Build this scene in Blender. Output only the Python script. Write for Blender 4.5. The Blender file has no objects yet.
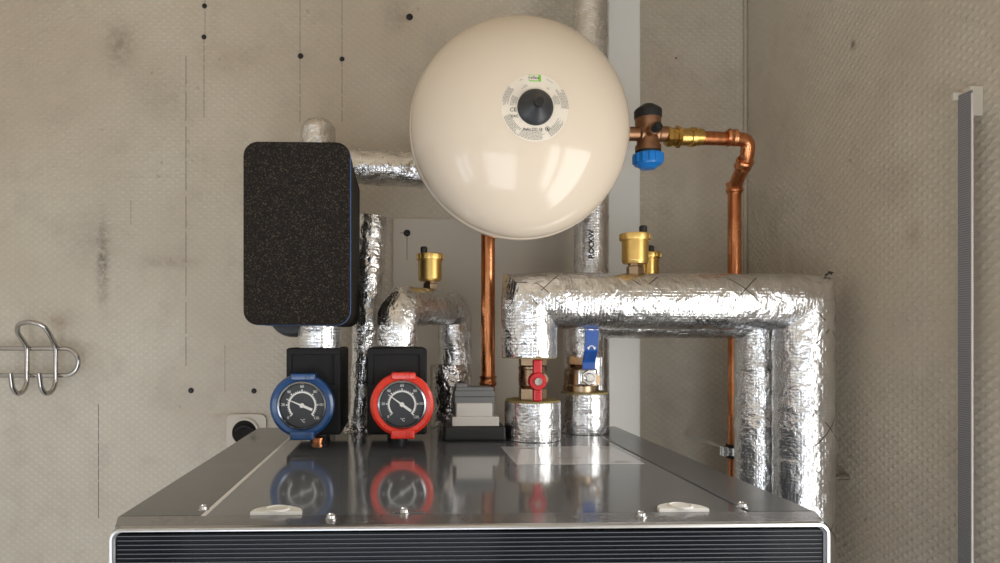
import bpy, bmesh, math, random
from mathutils import Vector, Matrix, noise
random.seed(7)
S = bpy.context.scene
COL = S.collection
PI = math.pi
TH = math.radians(1.6)          # the camera looks 1.6 degrees right of the back wall's normal
F = 670.0; CX = 422.0; HY = 336.0
TOP = 1.5; CZ = 1.657           # cabinet top and eye height (m)

def XY(px, Y): return Y * math.tan(math.atan((px - CX) / F) + TH)
def P(px, py, Y):
    X = XY(px, Y); d = Y * math.cos(TH) + X * math.sin(TH)
    return Vector((X, Y, CZ + (HY - py) / F * d))
def Zat(py, Y, px=450): return P(px, py, Y).z

# ------------------------------------------------------------------ materials
MATS = {}
def new_mat(name):
    m = bpy.data.materials.new(name); m.use_nodes = True
    nt = m.node_tree; b = nt.nodes['Principled BSDF']
    MATS[name] = m
    return m, nt, b
class G:
    """small node-graph helper"""
    def __init__(s, nt): s.nt = nt
    def n(s, t, **k):
        x = s.nt.nodes.new(t)
        for a, v in k.items(): setattr(x, a, v)
        return x
    def l(s, a, b): s.nt.links.new(a, b)
    def m(s, op, a, b=None, c=None, clamp=False):
        x = s.n('ShaderNodeMath', operation=op); x.use_clamp = clamp
        for i, v in enumerate((a, b, c)):
            if v is None: continue
            if isinstance(v, (int, float)): x.inputs[i].default_value = v
            else: s.l(v, x.inputs[i])
        return x.outputs[0]
    def mix(s, f, a, b):
        x = s.n('ShaderNodeMix', data_type='RGBA')
        for i, v in ((0, f), (6, a), (7, b)):
            if isinstance(v, (int, float)): x.inputs[i].default_value = v
            elif isinstance(v, tuple): x.inputs[i].default_value = (*v, 1)
            else: s.l(v, x.inputs[i])
        return x.outputs[2]
    def noise(s, vec, scale, detail=3, rough=.5, dist=0):
        x = s.n('ShaderNodeTexNoise'); x.inputs['Scale'].default_value = scale
        x.inputs['Detail'].default_value = detail; x.inputs['Roughness'].default_value = rough
        x.inputs['Distortion'].default_value = dist
        if vec is not None: s.l(vec, x.inputs['Vector'])
        return x.outputs[0]
    def vor(s, vec, scale, feature='F1', out=0):
        x = s.n('ShaderNodeTexVoronoi', feature=feature); x.inputs['Scale'].default_value = scale
        if vec is not None: s.l(vec, x.inputs['Vector'])
        return x.outputs[out]
    def ramp(s, f, stops):
        x = s.n('ShaderNodeValToRGB'); e = x.color_ramp.elements
        e[0].position, e[0].color = stops[0][0], (*stops[0][1], 1)
        e[1].position, e[1].color = stops[-1][0], (*stops[-1][1], 1)
        for p, c in stops[1:-1]:
            q = e.new(p); q.color = (*c, 1)
        s.l(f, x.inputs[0]); return x.outputs[0]
    def mr(s, v, a, b, c=0., d=1.):
        x = s.n('ShaderNodeMapRange'); s.l(v, x.inputs[0])
        for i, q in enumerate((a, b, c, d)): x.inputs[i + 1].default_value = q
        return x.outputs[0]
    def bump(s, h, strength, dist, prev=None):
        x = s.n('ShaderNodeBump'); x.inputs['Strength'].default_value = strength
        x.inputs['Distance'].default_value = dist; s.l(h, x.inputs['Height'])
        if prev: s.l(prev, x.inputs['Normal'])
        return x.outputs[0]

def simple(name, col, rough=.5, metal=0., noise_amt=.06, nscale=40, bump=0., coat=0., spec=None):
    m, nt, b = new_mat(name); g = G(nt)
    tc = g.n('ShaderNodeTexCoord').outputs['Object']
    nz = g.noise(tc, nscale, 4)
    c = g.mix(nz, tuple(v * (1 - noise_amt) for v in col), tuple(min(1, v * (1 + noise_amt)) for v in col))
    g.l(c, b.inputs['Base Color'])
    b.inputs['Metallic'].default_value = metal
    g.l(g.mr(nz, 0, 1, max(0.02, rough - .05), rough + .05), b.inputs['Roughness'])
    if bump: g.l(g.bump(g.noise(tc, nscale * 3, 3), bump, .001), b.inputs['Normal'])
    if coat: b.inputs['Coat Weight'].default_value = coat; b.inputs['Coat Roughness'].default_value = .05
    if spec is not None: b.inputs['Specular IOR Level'].default_value = spec
    return m

def wall_mat(name, ax, stains=()):
    m, nt, b = new_mat(name); g = G(nt)
    tc = g.n('ShaderNodeTexCoord').outputs['Object']
    sp = g.n('ShaderNodeSeparateXYZ'); g.l(tc, sp.inputs[0])
    u = sp.outputs[ax]; z = sp.outputs[2]
    # staggered embossed pips
    a = g.m('COSINE', g.m('MULTIPLY', u, 2 * PI / .0180)); c = g.m('COSINE', g.m('MULTIPLY', z, 2 * PI / .0135))
    h = g.m('MULTIPLY', a, c)
    h = g.mr(h, -.1, .9)
    wear = g.mr(g.noise(tc, 3.2, 4, .6), .35, .6, .45, 1.)
    h = g.m('MULTIPLY', h, wear)
    nrm = g.bump(h, .65, .0014)
    nrm = g.bump(g.noise(tc, 9, 3), .35, .006, nrm)
    nrm = g.bump(g.noise(tc, 260, 3), .25, .0004, nrm)
    big = g.noise(tc, 1.6, 5, .6); fine = g.noise(tc, 14, 5, .65)
    col = g.mix(g.mr(big, .35, .65), (.53, .455, .355), (.66, .61, .52))
    col = g.mix(g.mr(fine, .50, .75, 0, .40), col, (.38, .335, .28))
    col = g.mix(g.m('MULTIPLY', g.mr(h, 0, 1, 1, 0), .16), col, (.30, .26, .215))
    spk = g.mr(g.noise(tc, 55, 2, .5), .70, .78, 0, .5)
    spk = g.m('MULTIPLY', spk, g.mr(g.noise(tc, 2.4, 3), .5, .65))
    col = g.mix(spk, col, (.16, .13, .10))
    for (u0, z0, su, sz, amt, cc) in stains:
        du = g.m('DIVIDE', g.m('SUBTRACT', u, u0), su); dz = g.m('DIVIDE', g.m('SUBTRACT', z, z0), sz)
        r = g.m('ADD', g.m('MULTIPLY', du, du), g.m('MULTIPLY', dz, dz))
        e = g.m('EXPONENT', g.m('MULTIPLY', r, -1.))
        e = g.m('MULTIPLY', e, g.mr(g.noise(tc, 90, 4, .7), .35, .62, .15, amt))
        col = g.mix(e, col, cc)
    g.l(col, b.inputs['Base Color'])
    g.l(g.mr(fine, 0, 1, .32, .52), b.inputs['Roughness'])
    b.inputs['Specular IOR Level'].default_value = .45
    g.l(nrm, b.inputs['Normal'])
    return m

def foil_mat(name, crump=1., tint=(.86, .86, .87), rough=.17, grid=True, marks=True):
    m, nt, b = new_mat(name); g = G(nt)
    tcn = g.n('ShaderNodeTexCoord'); tc = tcn.outputs['Object']; uv = tcn.outputs['UV']
    sp = g.n('ShaderNodeSeparateXYZ'); g.l(uv, sp.inputs[0])
    u, v = sp.outputs[0], sp.outputs[1]
    w = g.noise(tc, 22, 3, .6)
    cr = g.vor(tc, 75, 'DISTANCE_TO_EDGE'); cr = g.mr(cr, 0, .18, 0, 1)
    cr2 = g.vor(tc, 190, 'F1'); 
    n1 = g.bump(w, .8 * crump, .010)
    n2 = g.bump(g.noise(tc, 60, 2, .5, 1.2), .40 * crump, .004, n1)
    n3 = g.bump(cr, .22 * crump, .0012, n2)
    n4 = g.bump(cr2, .10 * crump, .0009, n3)
    gu = g.m('ABSOLUTE', g.m('SINE', g.m('MULTIPLY', u, PI / .0048))); gv = g.m('ABSOLUTE', g.m('SINE', g.m('MULTIPLY', v, PI / .0048)))
    net = g.m('MINIMUM', g.mr(gu, 0, .38), g.mr(gv, 0, .38))
    if grid: n4 = g.bump(net, .30, .0005, n4)
    col = g.mix(g.mr(g.noise(tc, 30, 3), .35, .7), tint, tuple(q * .82 for q in tint))
    if grid: col = g.mix(g.mr(net, 0, 1, .28, 0), col, (.50, .50, .50))
    if marks:   # printed crosses
        fu = g.m('SUBTRACT', g.m('FRACT', g.m('ADD', g.m('DIVIDE', u, .1357), .626)), .5)
        fv = g.m('SUBTRACT', g.m('FRACT', g.m('ADD', g.m('DIVIDE', v, .150), .833)), .5)
        au = g.m('ABSOLUTE', g.m('MULTIPLY', fu, .135)); av = g.m('ABSOLUTE', g.m('MULTIPLY', fv, .150))
        dd = g.m('ABSOLUTE', g.m('SUBTRACT', au, av))
        k = g.m('MULTIPLY', g.m('LESS_THAN', dd, .0011), g.m('LESS_THAN', au, .024))
        k = g.m('MULTIPLY', k, g.m('GREATER_THAN', g.noise(tc, 60, 1), .42))
        col = g.mix(g.m('MULTIPLY', k, .85), col, (.06, .055, .05))
    g.l(col, b.inputs['Base Color'])
    b.inputs['Metallic'].default_value = 1.
    g.l(g.mr(g.noise(tc, 45, 3), .3, .7, rough, rough + .10), b.inputs['Roughness'])
    g.l(n4, b.inputs['Normal'])
    return m

def copper_mat():
    m, nt, b = new_mat('copper'); g = G(nt)
    tc = g.n('ShaderNodeTexCoord').outputs['Object']
    mp = g.n('ShaderNodeMapping'); mp.inputs['Scale'].default_value = (1, 1, .18); g.l(tc, mp.inputs[0])
    nz = g.noise(mp.outputs[0], 60, 4, .6)
    g.l(g.ramp(nz, [(.3, (.33, .10, .035)), (.55, (.66, .27, .12)), (.75, (.80, .38, .19))]), b.inputs['Base Color'])
    b.inputs['Metallic'].default_value = 1.
    g.l(g.mr(nz, .3, .7, .36, .2), b.inputs['Roughness'])
    g.l(g.bump(g.noise(tc, 45, 3), .25, .002), b.inputs['Normal'])
    return m

def foam_mat():
    m, nt, b = new_mat('speckled_foam'); g = G(nt)
    tc = g.n('ShaderNodeTexCoord').outputs['Object']
    vz = g.n('ShaderNodeTexVoronoi'); vz.inputs['Scale'].default_value = 760; g.l(tc, vz.inputs[0])
    sp = g.n('ShaderNodeSeparateXYZ'); g.l(vz.outputs[1], sp.inputs[0])
    r = sp.outputs[0]
    big = g.noise(tc, 170, 2)
    c = g.ramp(r, [(0., (.004, .003, .0025)), (.60, (.009, .007, .005)), (.86, (.024, .018, .012)), (1., (.085, .065, .042))])
    c = g.mix(g.mr(big, .4, .7, 0, .35), c, (.012, .011, .010))
    g.l(c, b.inputs['Base Color']); b.inputs['Roughness'].default_value = .85; b.inputs['Specular IOR Level'].default_value = .25
    g.l(g.bump(vz.outputs[0], .5, .0009), b.inputs['Normal'])
    return m

def cabinet_mat(name, col, rough, metal=.55):
    m, nt, b = new_mat(name); g = G(nt)
    tc = g.n('ShaderNodeTexCoord').outputs['Object']
    d = g.noise(tc, 9, 5, .6); s = g.noise(tc, 700, 2)
    sc = g.n('ShaderNodeMapping'); sc.inputs['Scale'].default_value = (5, 60, 5); sc.inputs['Rotation'].default_value = (0, 0, .5); g.l(tc, sc.inputs[0])
    scr = g.mr(g.noise(sc.outputs[0], 6, 3, .7), .62, .72, 0, .10)
    c = g.mix(d, tuple(v * .93 for v in col), tuple(v * 1.07 for v in col))
    c = g.mix(scr, c, (.45, .45, .45))
    g.l(c, b.inputs['Base Color'])
    b.inputs['Metallic'].default_value = metal
    g.l(g.mr(d, .3, .7, rough, rough + .05), b.inputs['Roughness'])
    g.l(g.bump(s, .03, .0002), b.inputs['Normal'])
    b.inputs['Coat Weight'].default_value = .5; b.inputs['Coat Roughness'].default_value = .06
    return m

def louvre_mat():
    m, nt, b = new_mat('glossy_black'); g = G(nt)
    tc = g.n('ShaderNodeTexCoord').outputs['Object']
    nz = g.noise(tc, 30, 3)
    g.l(g.mix(nz, (.006, .007, .010), (.012, .013, .016)), b.inputs['Base Color'])
    b.inputs['Roughness'].default_value = .10; b.inputs['Specular IOR Level'].default_value = .05
    return m

def strap_mat():
    m, nt, b = new_mat('woven_strap'); g = G(nt)
    tc = g.n('ShaderNodeTexCoord').outputs['Object']
    sp = g.n('ShaderNodeSeparateXYZ'); g.l(tc, sp.inputs[0])
    w = g.m('ABSOLUTE', g.m('SINE', g.m('MULTIPLY', sp.outputs[2], PI / .0028)))
    w2 = g.m('ABSOLUTE', g.m('SINE', g.m('MULTIPLY', sp.outputs[1], PI / .002)))
    g.l(g.mix(g.m('MULTIPLY', w, .7), (.13, .125, .13), (.29, .28, .29)), b.inputs['Base Color'])
    b.inputs['Roughness'].default_value = .75
    g.l(g.bump(g.m('ADD', w, w2), .5, .0006), b.inputs['Normal'])
    return m

WALLB = wall_mat('embossed_wall_back', 0, [
    (XY(103, 1.35), Zat(262, 1.35, 103), .011, .075, 1.0, (.13, .115, .09)),
    (XY(90, 1.35), Zat(240, 1.35, 90), .05, .05, .35, (.22, .20, .17)),
    (XY(165, 1.35), Zat(95, 1.35, 165), .06, .05, .35, (.25, .22, .18)),
    (XY(60, 1.35), Zat(322, 1.35, 60), .02, .012, .6, (.33, .22, .15)),
    (XY(170, 1.35), Zat(262, 1.35, 170), .05, .012, .5, (.28, .20, .15)),
    (XY(230, 1.35), Zat(415, 1.35, 230), .035, .006, .5, (.35, .22, .13)),
    (XY(400, 1.35), Zat(16, 1.35, 400), .03, .03, .6, (.27, .21, .15)), (XY(120, 1.35), Zat(45, 1.35, 120), .03, .045, .7, (.24, .19, .14)),
    (XY(240, 1.35), Zat(60, 1.35, 240), .09, .04, .4, (.33, .26, .19)), (XY(660, 1.35), Zat(60, 1.35, 660), .05, .12, .35, (.33, .26, .18))])
WALLR = wall_mat('embossed_wall_right', 1, [
    (1.023, CZ + .454, .006, .008, 1., (.08, .06, .04)), (.93, CZ + .22, .05, .03, .35, (.3, .24, .19)),
    (.90, CZ + .14, .012, .02, .5, (.3, .22, .16))])
PLAIN = simple('plain_plaster', (.84, .82, .78), .6, nscale=6)
CEIL = simple('cream_ceiling', (.68, .57, .43), .8, nscale=5)
FLOOR = simple('pale_floor_tiles', (.70, .72, .74), .55, nscale=12, noise_amt=.2)
BOARD = simple('beige_board', (.60, .54, .46), .42, nscale=5, noise_amt=.05)
TRIM = simple('beige_trim', (.64, .59, .50), .4, nscale=8)
WHITEP = simple('white_pvc', (.80, .80, .77), .35, nscale=4, noise_amt=.03)
FOIL = foil_mat('foil_wrap', .75)
FOILC = foil_mat('crumpled_foil', .95, (.84, .83, .82), .20)
FOILS = foil_mat('smooth_foil_sleeve', .45, (.84, .84, .85), .2, marks=False)
FOILD = foil_mat('dark_crumpled_foil', 1.4, (.66, .62, .59), .16, grid=False, marks=False)
WOOL = simple('mineral_wool', (.30, .24, .10), .95, nscale=300, noise_amt=.5, bump=1.)
COPPER = copper_mat()
BRASS = simple('brass', (.62, .40, .12), .27, 1., nscale=50, noise_amt=.12)
BRASSR = simple('red_brass', (.34, .19, .11), .42, 1., nscale=60, noise_amt=.2, bump=.2)
BRASSP = simple('pale_brass', (.38, .275, .18), .28, 1., nscale=60, noise_amt=.12)
CHROME = simple('chrome', (.78, .78, .78), .12, 1., nscale=20, noise_amt=.03)
STEEL = simple('steel_screw', (.62, .62, .62), .22, 1., nscale=20)
DSTEEL = simple('dark_steel_wire', (.50, .48, .46), .12, 1., nscale=20)
BLACKP = simple('black_plastic', (.012, .012, .013), .45, nscale=60)
BLACKF = simple('black_foam', (.009, .009, .010), .6, nscale=300, noise_amt=.4, bump=.4, spec=.3)
RUBBER = simple('black_rubber', (.010, .010, .010), .6, nscale=30)
BLUEC = simple('blue_cap', (.010, .20, .62), .3, nscale=30)
BLUE = simple('blue_ring', (.009, .060, .20), .25, nscale=40, coat=.4)
RED = simple('red_ring', (.80, .035, .012), .28, nscale=40, coat=.4)
REDH = simple('red_handle', (.60, .010, .020), .3, nscale=40, coat=.5)
BLUEH = simple('blue_handle', (.006, .075, .34), .3, nscale=40, coat=.5)
SEAM = simple('blue_seam', (.05, .12, .33), .4, nscale=40)
FACE = simple('dial_black', (.022, .022, .024), .35, nscale=90)
INK = simple('white_print', (.85, .85, .83), .5, nscale=90)
BINK = simple('black_print', (.035, .035, .035), .5, nscale=90)
GINK = simple('grey_print', (.20, .19, .18), .5, nscale=90)
GREEN = simple('green_print', (.16, .52, .03), .45, nscale=90)
ENAMEL = simple('cream_enamel', (.67, .57, .455), .10, nscale=3, noise_amt=.02, spec=.4)
LABEL = simple('silver_label', (.70, .63, .53), .35, nscale=30, noise_amt=.03)
CONE = simple('dark_grey_plastic', (.028, .030, .033), .36, nscale=30)
GREYP = simple('grey_plastic', (.165, .17, .175), .42, nscale=40)
OFFW = simple('off_white_plastic', (.60, .585, .55), .42, nscale=30)
PADW = simple('white_pad', (.85, .84, .81), .45, nscale=30)
CAB = cabinet_mat('grey_cabinet_top', (.165, .178, .200), .08, .12)
CABS = cabinet_mat('grey_cabinet_side', (.078, .083, .090), .28, .12)
CABF = cabinet_mat('grey_cabinet_frame', (.20, .20, .205), .24, .6)
SILVER = simple('silver_edge', (.62, .62, .62), .32, 1., nscale=20)
LOUV = louvre_mat()
SLAT = simple('grey_slat', (.060, .064, .072), .6, nscale=30)
PAPER = simple('pale_sticker', (.58, .59, .61), .12, nscale=60, noise_amt=.04, coat=.5)
DARKIN = simple('dark_inside', (.01, .009, .008), .9, nscale=30)
LIGHTM = simple('white_frame', (.78, .78, .78), .4, nscale=10)
STRAP = strap_mat()
FOAM = foam_mat()

# ------------------------------------------------------------------ mesh helpers
def obj(name, bm, mat, parent=None, smooth=True, mats=None, angle=40):
    me = bpy.data.meshes.new(name)
    bmesh.ops.recalc_face_normals(bm, faces=bm.faces)
    bm.to_mesh(me); bm.free()
    o = bpy.data.objects.new(name, me); COL.objects.link(o)
    for m in (mats or [mat]): me.materials.append(m)
    if smooth:
        me.polygons.foreach_set('use_smooth', [True] * len(me.polygons))
        me.set_sharp_from_angle(angle=math.radians(angle))
        if len(me.vertices) < 1500:
            wn_ = o.modifiers.new('normals', 'WEIGHTED_NORMAL'); wn_.keep_sharp = True; wn_.weight = 80
    if parent is not None:
        bpy.context.view_layer.update()
        o.parent = parent; o.matrix_parent_inverse = Matrix.Translation(-parent_loc(parent))
    return o
def parent_loc(p):
    return p.location.copy() if p.type == 'EMPTY' else Vector((0, 0, 0))   # part meshes keep world coordinates
def thing(name, label, cat, loc, group=None):
    o = bpy.data.objects.new(name, None); COL.objects.link(o); o.location = loc
    o.empty_display_size = .02
    o['label'] = label; o['category'] = cat
    if group: o['group'] = group
    return o
def tag(o, label, cat, group=None):
    o['label'] = label; o['category'] = cat
    if group: o['group'] = group
    return o
def struct(o):
    o['kind'] = 'structure'; return o

def rbox(bm, c0, c1, r=0., seg=3, axis=None):
    """box between corners; r bevels all edges, or only those along axis"""
    x0, y0, z0 = c0; x1, y1, z1 = c1
    vs = [bm.verts.new((x, y, z)) for x in (x0, x1) for y in (y0, y1) for z in (z0, z1)]
    fs = [(0, 1, 3, 2), (4, 6, 7, 5), (0, 4, 5, 1), (2, 3, 7, 6), (0, 2, 6, 4), (1, 5, 7, 3)]
    fa = [bm.faces.new([vs[i] for i in f]) for f in fs]
    if r > 0:
        ed = set(e for f in fa for e in f.edges)
        if axis is not None:
            ed = [e for e in ed if abs((e.verts[0].co - e.verts[1].co).normalized()[axis]) > .9]
        bmesh.ops.bevel(bm, geom=list(ed), offset=r, segments=seg, profile=.5, affect='EDGES')
    return bm
def box(c0, c1, r=0., seg=3, axis=None): return rbox(bmesh.new(), c0, c1, r, seg, axis)

def lathe(bm, prof, o, axis=(0, 0, 1), n=40, hexfrom=None, uvlen=False):
    """revolve (radius, along) pairs about axis through o"""
    ax = Vector(axis).normalized(); q = ax.to_track_quat('Z', 'Y'); o = Vector(o)
    uvl = bm.loops.layers.uv.verify()
    rings = []
    for r, a in prof:
        if r < 1e-6: rings.append([bm.verts.new(o + ax * a)])
        else: rings.append([bm.verts.new(o + q @ Vector((r * math.cos(2 * PI * (k + .5) / n), r * math.sin(2 * PI * (k + .5) / n), a))) for k in range(n)])
    rm = max(p[0] for p in prof)
    for i in range(len(rings) - 1):
        A, B = rings[i], rings[i + 1]
        for k in range(n):
            k2 = (k + 1) % n
            if len(A) == 1 and len(B) == 1: continue
            if len(A) == 1: f = bm.faces.new((A[0], B[k2], B[k]))
            elif len(B) == 1: f = bm.faces.new((A[k], A[k2], B[0]))
            else:
                f = bm.faces.new((A[k], A[k2], B[k2], B[k]))
                for lp, uv in zip(f.loops, ((k, i), (k + 1, i), (k + 1, i + 1), (k, i + 1))):
                    lp[uvl].uv = (uv[0] / n * 2 * PI * rm, prof[uv[1]][1])
    for ring, flip in ((rings[0], 1), (rings[-1], 0)):
        if len(ring) > 1: bm.faces.new(ring)
    return bm

def smooth_path(pts, fillet, step=.004):
    """polyline with rounded corners; fillet scalar or list; returns resampled points"""
    pts = [Vector(p) for p in pts]; out = [pts[0]]
    for i in range(1, len(pts) - 1):
        f = fillet[i] if isinstance(fillet, (list, tuple)) else fillet
        a, b, c = pts[i - 1], pts[i], pts[i + 1]
        d1 = (a - b); d2 = (c - b)
        f = min(f, d1.length * .49, d2.length * .49)
        p1 = b + d1.normalized() * f; p2 = b + d2.normalized() * f
        nn = 14
        for k in range(nn + 1):
            t = k / nn
            out.append(p1 * (1 - t) ** 2 + b * 2 * t * (1 - t) + p2 * t * t)
    out.append(pts[-1])
    res = [out[0]]
    for i in range(1, len(out)):
        L = (out[i] - out[i - 1]).length
        k = max(1, int(round(L / step)))
        for j in range(1, k + 1): res.append(out[i - 1].lerp(out[i], j / k))
    return res

def sweep(bm, path, rad, n=24, cap=True, crumple=0., cscale=30., end_round=0.):
    N = len(path); uvl = bm.loops.layers.uv.verify()
    T = [(path[min(i + 1, N - 1)] - path[max(i - 1, 0)]).normalized() for i in range(N)]
    up = Vector((0, -1, 0)) if abs(T[0].y) < .9 else Vector((1, 0, 0))
    nrm = (up - T[0] * up.dot(T[0])).normalized()
    rings = []; L = [0.]
    for i in range(1, N): L.append(L[-1] + (path[i] - path[i - 1]).length)
    tot = L[-1]
    for i in range(N):
        if i: 
            q = T[i - 1].rotation_difference(T[i]); nrm = q @ nrm
            nrm = (nrm - T[i] * nrm.dot(T[i])).normalized()
        bi = T[i].cross(nrm)
        r = rad(L[i] / tot) if callable(rad) else rad
        if end_round:
            e = min(L[i], tot - L[i])
            if e < end_round: r *= math.sqrt(max(.02, 1 - ((end_round - e) / end_round) ** 2)) * .5 + .5
        ring = []
        for k in range(n):
            a = 2 * PI * k / n
            d = nrm * math.cos(a) + bi * math.sin(a)
            p = path[i] + d * r
            if crumple:
                q = p * cscale
                w = noise.noise(q) * .6 + abs(noise.noise(q * 2.3 + Vector((5, 1, 2)))) * .7 - .25 + noise.noise(q * 5.1) * .25
                p = p + d * w * crumple
            ring.append(bm.verts.new(p))
        rings.append(ring)
    for i in range(N - 1):
        for k in range(n):
            k2 = (k + 1) % n
            f = bm.faces.new((rings[i][k], rings[i][k2], rings[i + 1][k2], rings[i + 1][k]))
            rr = rad(.5) if callable(rad) else rad
            for lp, uv in zip(f.loops, ((k, i), (k + 1, i), (k + 1, i + 1), (k, i + 1))):
                lp[uvl].uv = (uv[0] / n * 2 * PI * rr, L[uv[1]])
    if cap: bm.faces.new(rings[0]); bm.faces.new(list(reversed(rings[-1])))
    return bm
def pipe(pts, r, fillet=.03, n=24, step=.006, **k): return sweep(bmesh.new(), smooth_path(pts, fillet, step), r, n, **k)
def mitre_tube(pts, rad, n=64, step=.004, crumple=0., cscale=30., fillet=.012):
    """tube along a polyline with true mitred corners, lightly softened, its skin crumpled"""
    pts = [Vector(p) for p in pts]; bm = bmesh.new(); uvl = bm.loops.layers.uv.verify()
    segs = [(b - a).normalized() for a, b in zip(pts, pts[1:])]
    lens = [(b - a).length for a, b in zip(pts, pts[1:])]; tot = sum(lens)
    up = Vector((0, -1, 0)) if abs(segs[0].y) < .9 else Vector((1, 0, 0))
    nrm = (up - segs[0] * up.dot(segs[0])).normalized()
    rows = []; run = 0.
    for i, T in enumerate(segs):
        if i: nrm = segs[i - 1].rotation_difference(T) @ nrm
        bi = T.cross(nrm); k = max(2, int(lens[i] / step))
        for j in range(k + 1):
            if i and j == 0: continue
            t = j / k; c = pts[i].lerp(pts[i + 1], t); L = run + lens[i] * t
            r = rad(L / tot) if callable(rad) else rad
            row = []
            for q in range(n):
                a = 2 * PI * q / n; d = nrm * math.cos(a) + bi * math.sin(a); v = c + d * r
                # soften the corner: pull in the outside of the bend
                for cpt, m, sg in ((pts[i + 1], (T + segs[i + 1]).normalized() if i + 1 < len(segs) else None, 1), (pts[i], (segs[i - 1] + T).normalized() if i else None, -1)):
                    if m is None: continue
                    s = (v - cpt).dot(m) * sg
                    if s > 0 or (sg > 0 and j == k): v = v - T * ((v - cpt).dot(m) / T.dot(m)); s = 0
                    out = (v - cpt).dot((segs[i] - segs[i + 1]).normalized() if sg > 0 else (segs[i - 1] - segs[i]).normalized())
                    if out > 0:
                        w = math.exp(-((v - cpt).dot(m) / (fillet * 1.2)) ** 2)
                        dirn = (segs[i] - segs[i + 1]).normalized() if sg > 0 else (segs[i - 1] - segs[i]).normalized()
                        v = v - dirn * w * fillet * .22 * min(1, out / r)
                        break
                if crumple:
                    p = v * cscale
                    w = noise.noise(p) * .6 + abs(noise.noise(p * 2.3 + Vector((5, 1, 2)))) * .7 - .25 + noise.noise(p * 5.1) * .25
                    v = v + d * w * crumple
                row.append(bm.verts.new(v))
            rows.append((row, L))
        run += lens[i]
    for (A, la), (B, lb) in zip(rows, rows[1:]):
        for q in range(n):
            q2 = (q + 1) % n; f = bm.faces.new((A[q], A[q2], B[q2], B[q])); rr = rad(.5) if callable(rad) else rad
            for lp, uv in zip(f.loops, ((q, la), (q + 1, la), (q + 1, lb), (q, lb))): lp[uvl].uv = (uv[0] / n * 2 * PI * rr, uv[1])
    bm.faces.new(rows[0][0]); bm.faces.new(list(reversed(rows[-1][0])))
    return bm

def prism(bm, pts, y0, y1, r=0.):
    """(x, z) outline extruded from y0 to y1"""
    a = [bm.verts.new((x, y0, z)) for x, z in pts]; b = [bm.verts.new((x, y1, z)) for x, z in pts]
    n = len(pts)
    f0 = bm.faces.new(a); f1 = bm.faces.new(list(reversed(b)))
    for i in range(n): bm.faces.new((a[i], b[i], b[(i + 1) % n], a[(i + 1) % n]))
    if r: bmesh.ops.bevel(bm, geom=list(f0.edges), offset=r, segments=2, profile=.5, affect='EDGES')
    return bm
def ring(bm, r0, r1, o, y0, y1, n=48, a0=0., a1=2 * PI):
    """annulus (or arc of one) in the xz plane, extruded along y"""
    full = abs(a1 - a0 - 2 * PI) < 1e-6; k = n if full else n + 1
    V = []
    for i in range(k):
        a = a0 + (a1 - a0) * i / n
        V.append([bm.verts.new((o[0] + r * math.cos(a), y, o[1] + r * math.sin(a))) for r, y in ((r0, y0), (r1, y0), (r1, y1), (r0, y1))])
    for i in range(n):
        A, B = V[i], V[(i + 1) % k]
        for j in range(4): bm.faces.new((A[j], A[(j + 1) % 4], B[(j + 1) % 4], B[j]))
    if not full: bm.faces.new(V[0]); bm.faces.new(list(reversed(V[-1])))
    return bm
def text_bm(s, size, depth=.0003, bold=0., res=3):
    cu = bpy.data.curves.new('t', 'FONT'); cu.body = s; cu.size = size; cu.extrude = depth
    cu.align_x = 'CENTER'; cu.align_y = 'CENTER'; cu.resolution_u = res; cu.offset = bold
    o = bpy.data.objects.new('t', cu); COL.objects.link(o); bpy.context.view_layer.update()
    me = bpy.data.meshes.new_from_object(o.evaluated_get(bpy.context.evaluated_depsgraph_get()))
    bpy.data.objects.remove(o); bpy.data.curves.remove(cu)
    bm = bmesh.new(); bm.from_mesh(me); bpy.data.meshes.remove(me)
    return bm
def add_bm(dst, src):
    me = bpy.data.meshes.new('x'); src.to_mesh(me); src.free(); dst.from_mesh(me); bpy.data.meshes.remove(me)

# ------------------------------------------------------------------ camera
cam = bpy.data.cameras.new('camera'); co = bpy.data.objects.new('camera', cam); COL.objects.link(co)
cam.sensor_width = 36; cam.lens = F / 1000 * 36
cam.shift_x = (500 - CX) / 1000; cam.shift_y = (HY - 281.5) / 1000
cam.clip_start = .02
co.location = (0, 0, CZ); co.rotation_euler = (PI / 2, 0, -TH)
S.camera = co

# ------------------------------------------------------------------ room
WY = 1.35; WX = .70; WL = -1.05; WR = -.95; CH = 2.45
struct(obj('floor', box((WL - .1, WR - .1, -.1), (WX + .1, WY + .1, 0)), FLOOR))
struct(obj('ceiling', box((WL - .1, WR - .1, CH), (WX + .1, WY + .1, CH + .1)), CEIL))
wb = struct(obj('wall_back', box((WL, WY, 0), (WX + .1, WY + .1, CH)), WALLB))
ly0, ly1, lz0, lz1 = -.80, .05, .60, 1.50  # unseen window opening, added to bring light onto the right wall
bm = bmesh.new()
rbox(bm, (WL - .1, ly1, 0), (WL, WY + .1, CH)); rbox(bm, (WL - .1, WR, 0), (WL, ly0, CH)); rbox(bm, (WL - .1, ly0, 0), (WL, ly1, lz0)); rbox(bm, (WL - .1, ly0, lz1), (WL, ly1, CH))
struct(obj('wall_left', bm, PLAIN, smooth=False))
bm = bmesh.new()
for a, b2 in (((ly0, lz0), (ly1, lz0 + .05)), ((ly0, lz1 - .05), (ly1, lz1)), ((ly0, lz0), (ly0 + .05, lz1)), ((ly1 - .05, lz0), (ly1, lz1)), (((ly0 + ly1) / 2 - .03, lz0), ((ly0 + ly1) / 2 + .03, lz1))):
    rbox(bm, (WL - .08, a[0], a[1]), (WL - .03, b2[0], b2[1]))
struct(obj('fill_window', bm, LIGHTM, smooth=False))
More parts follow.
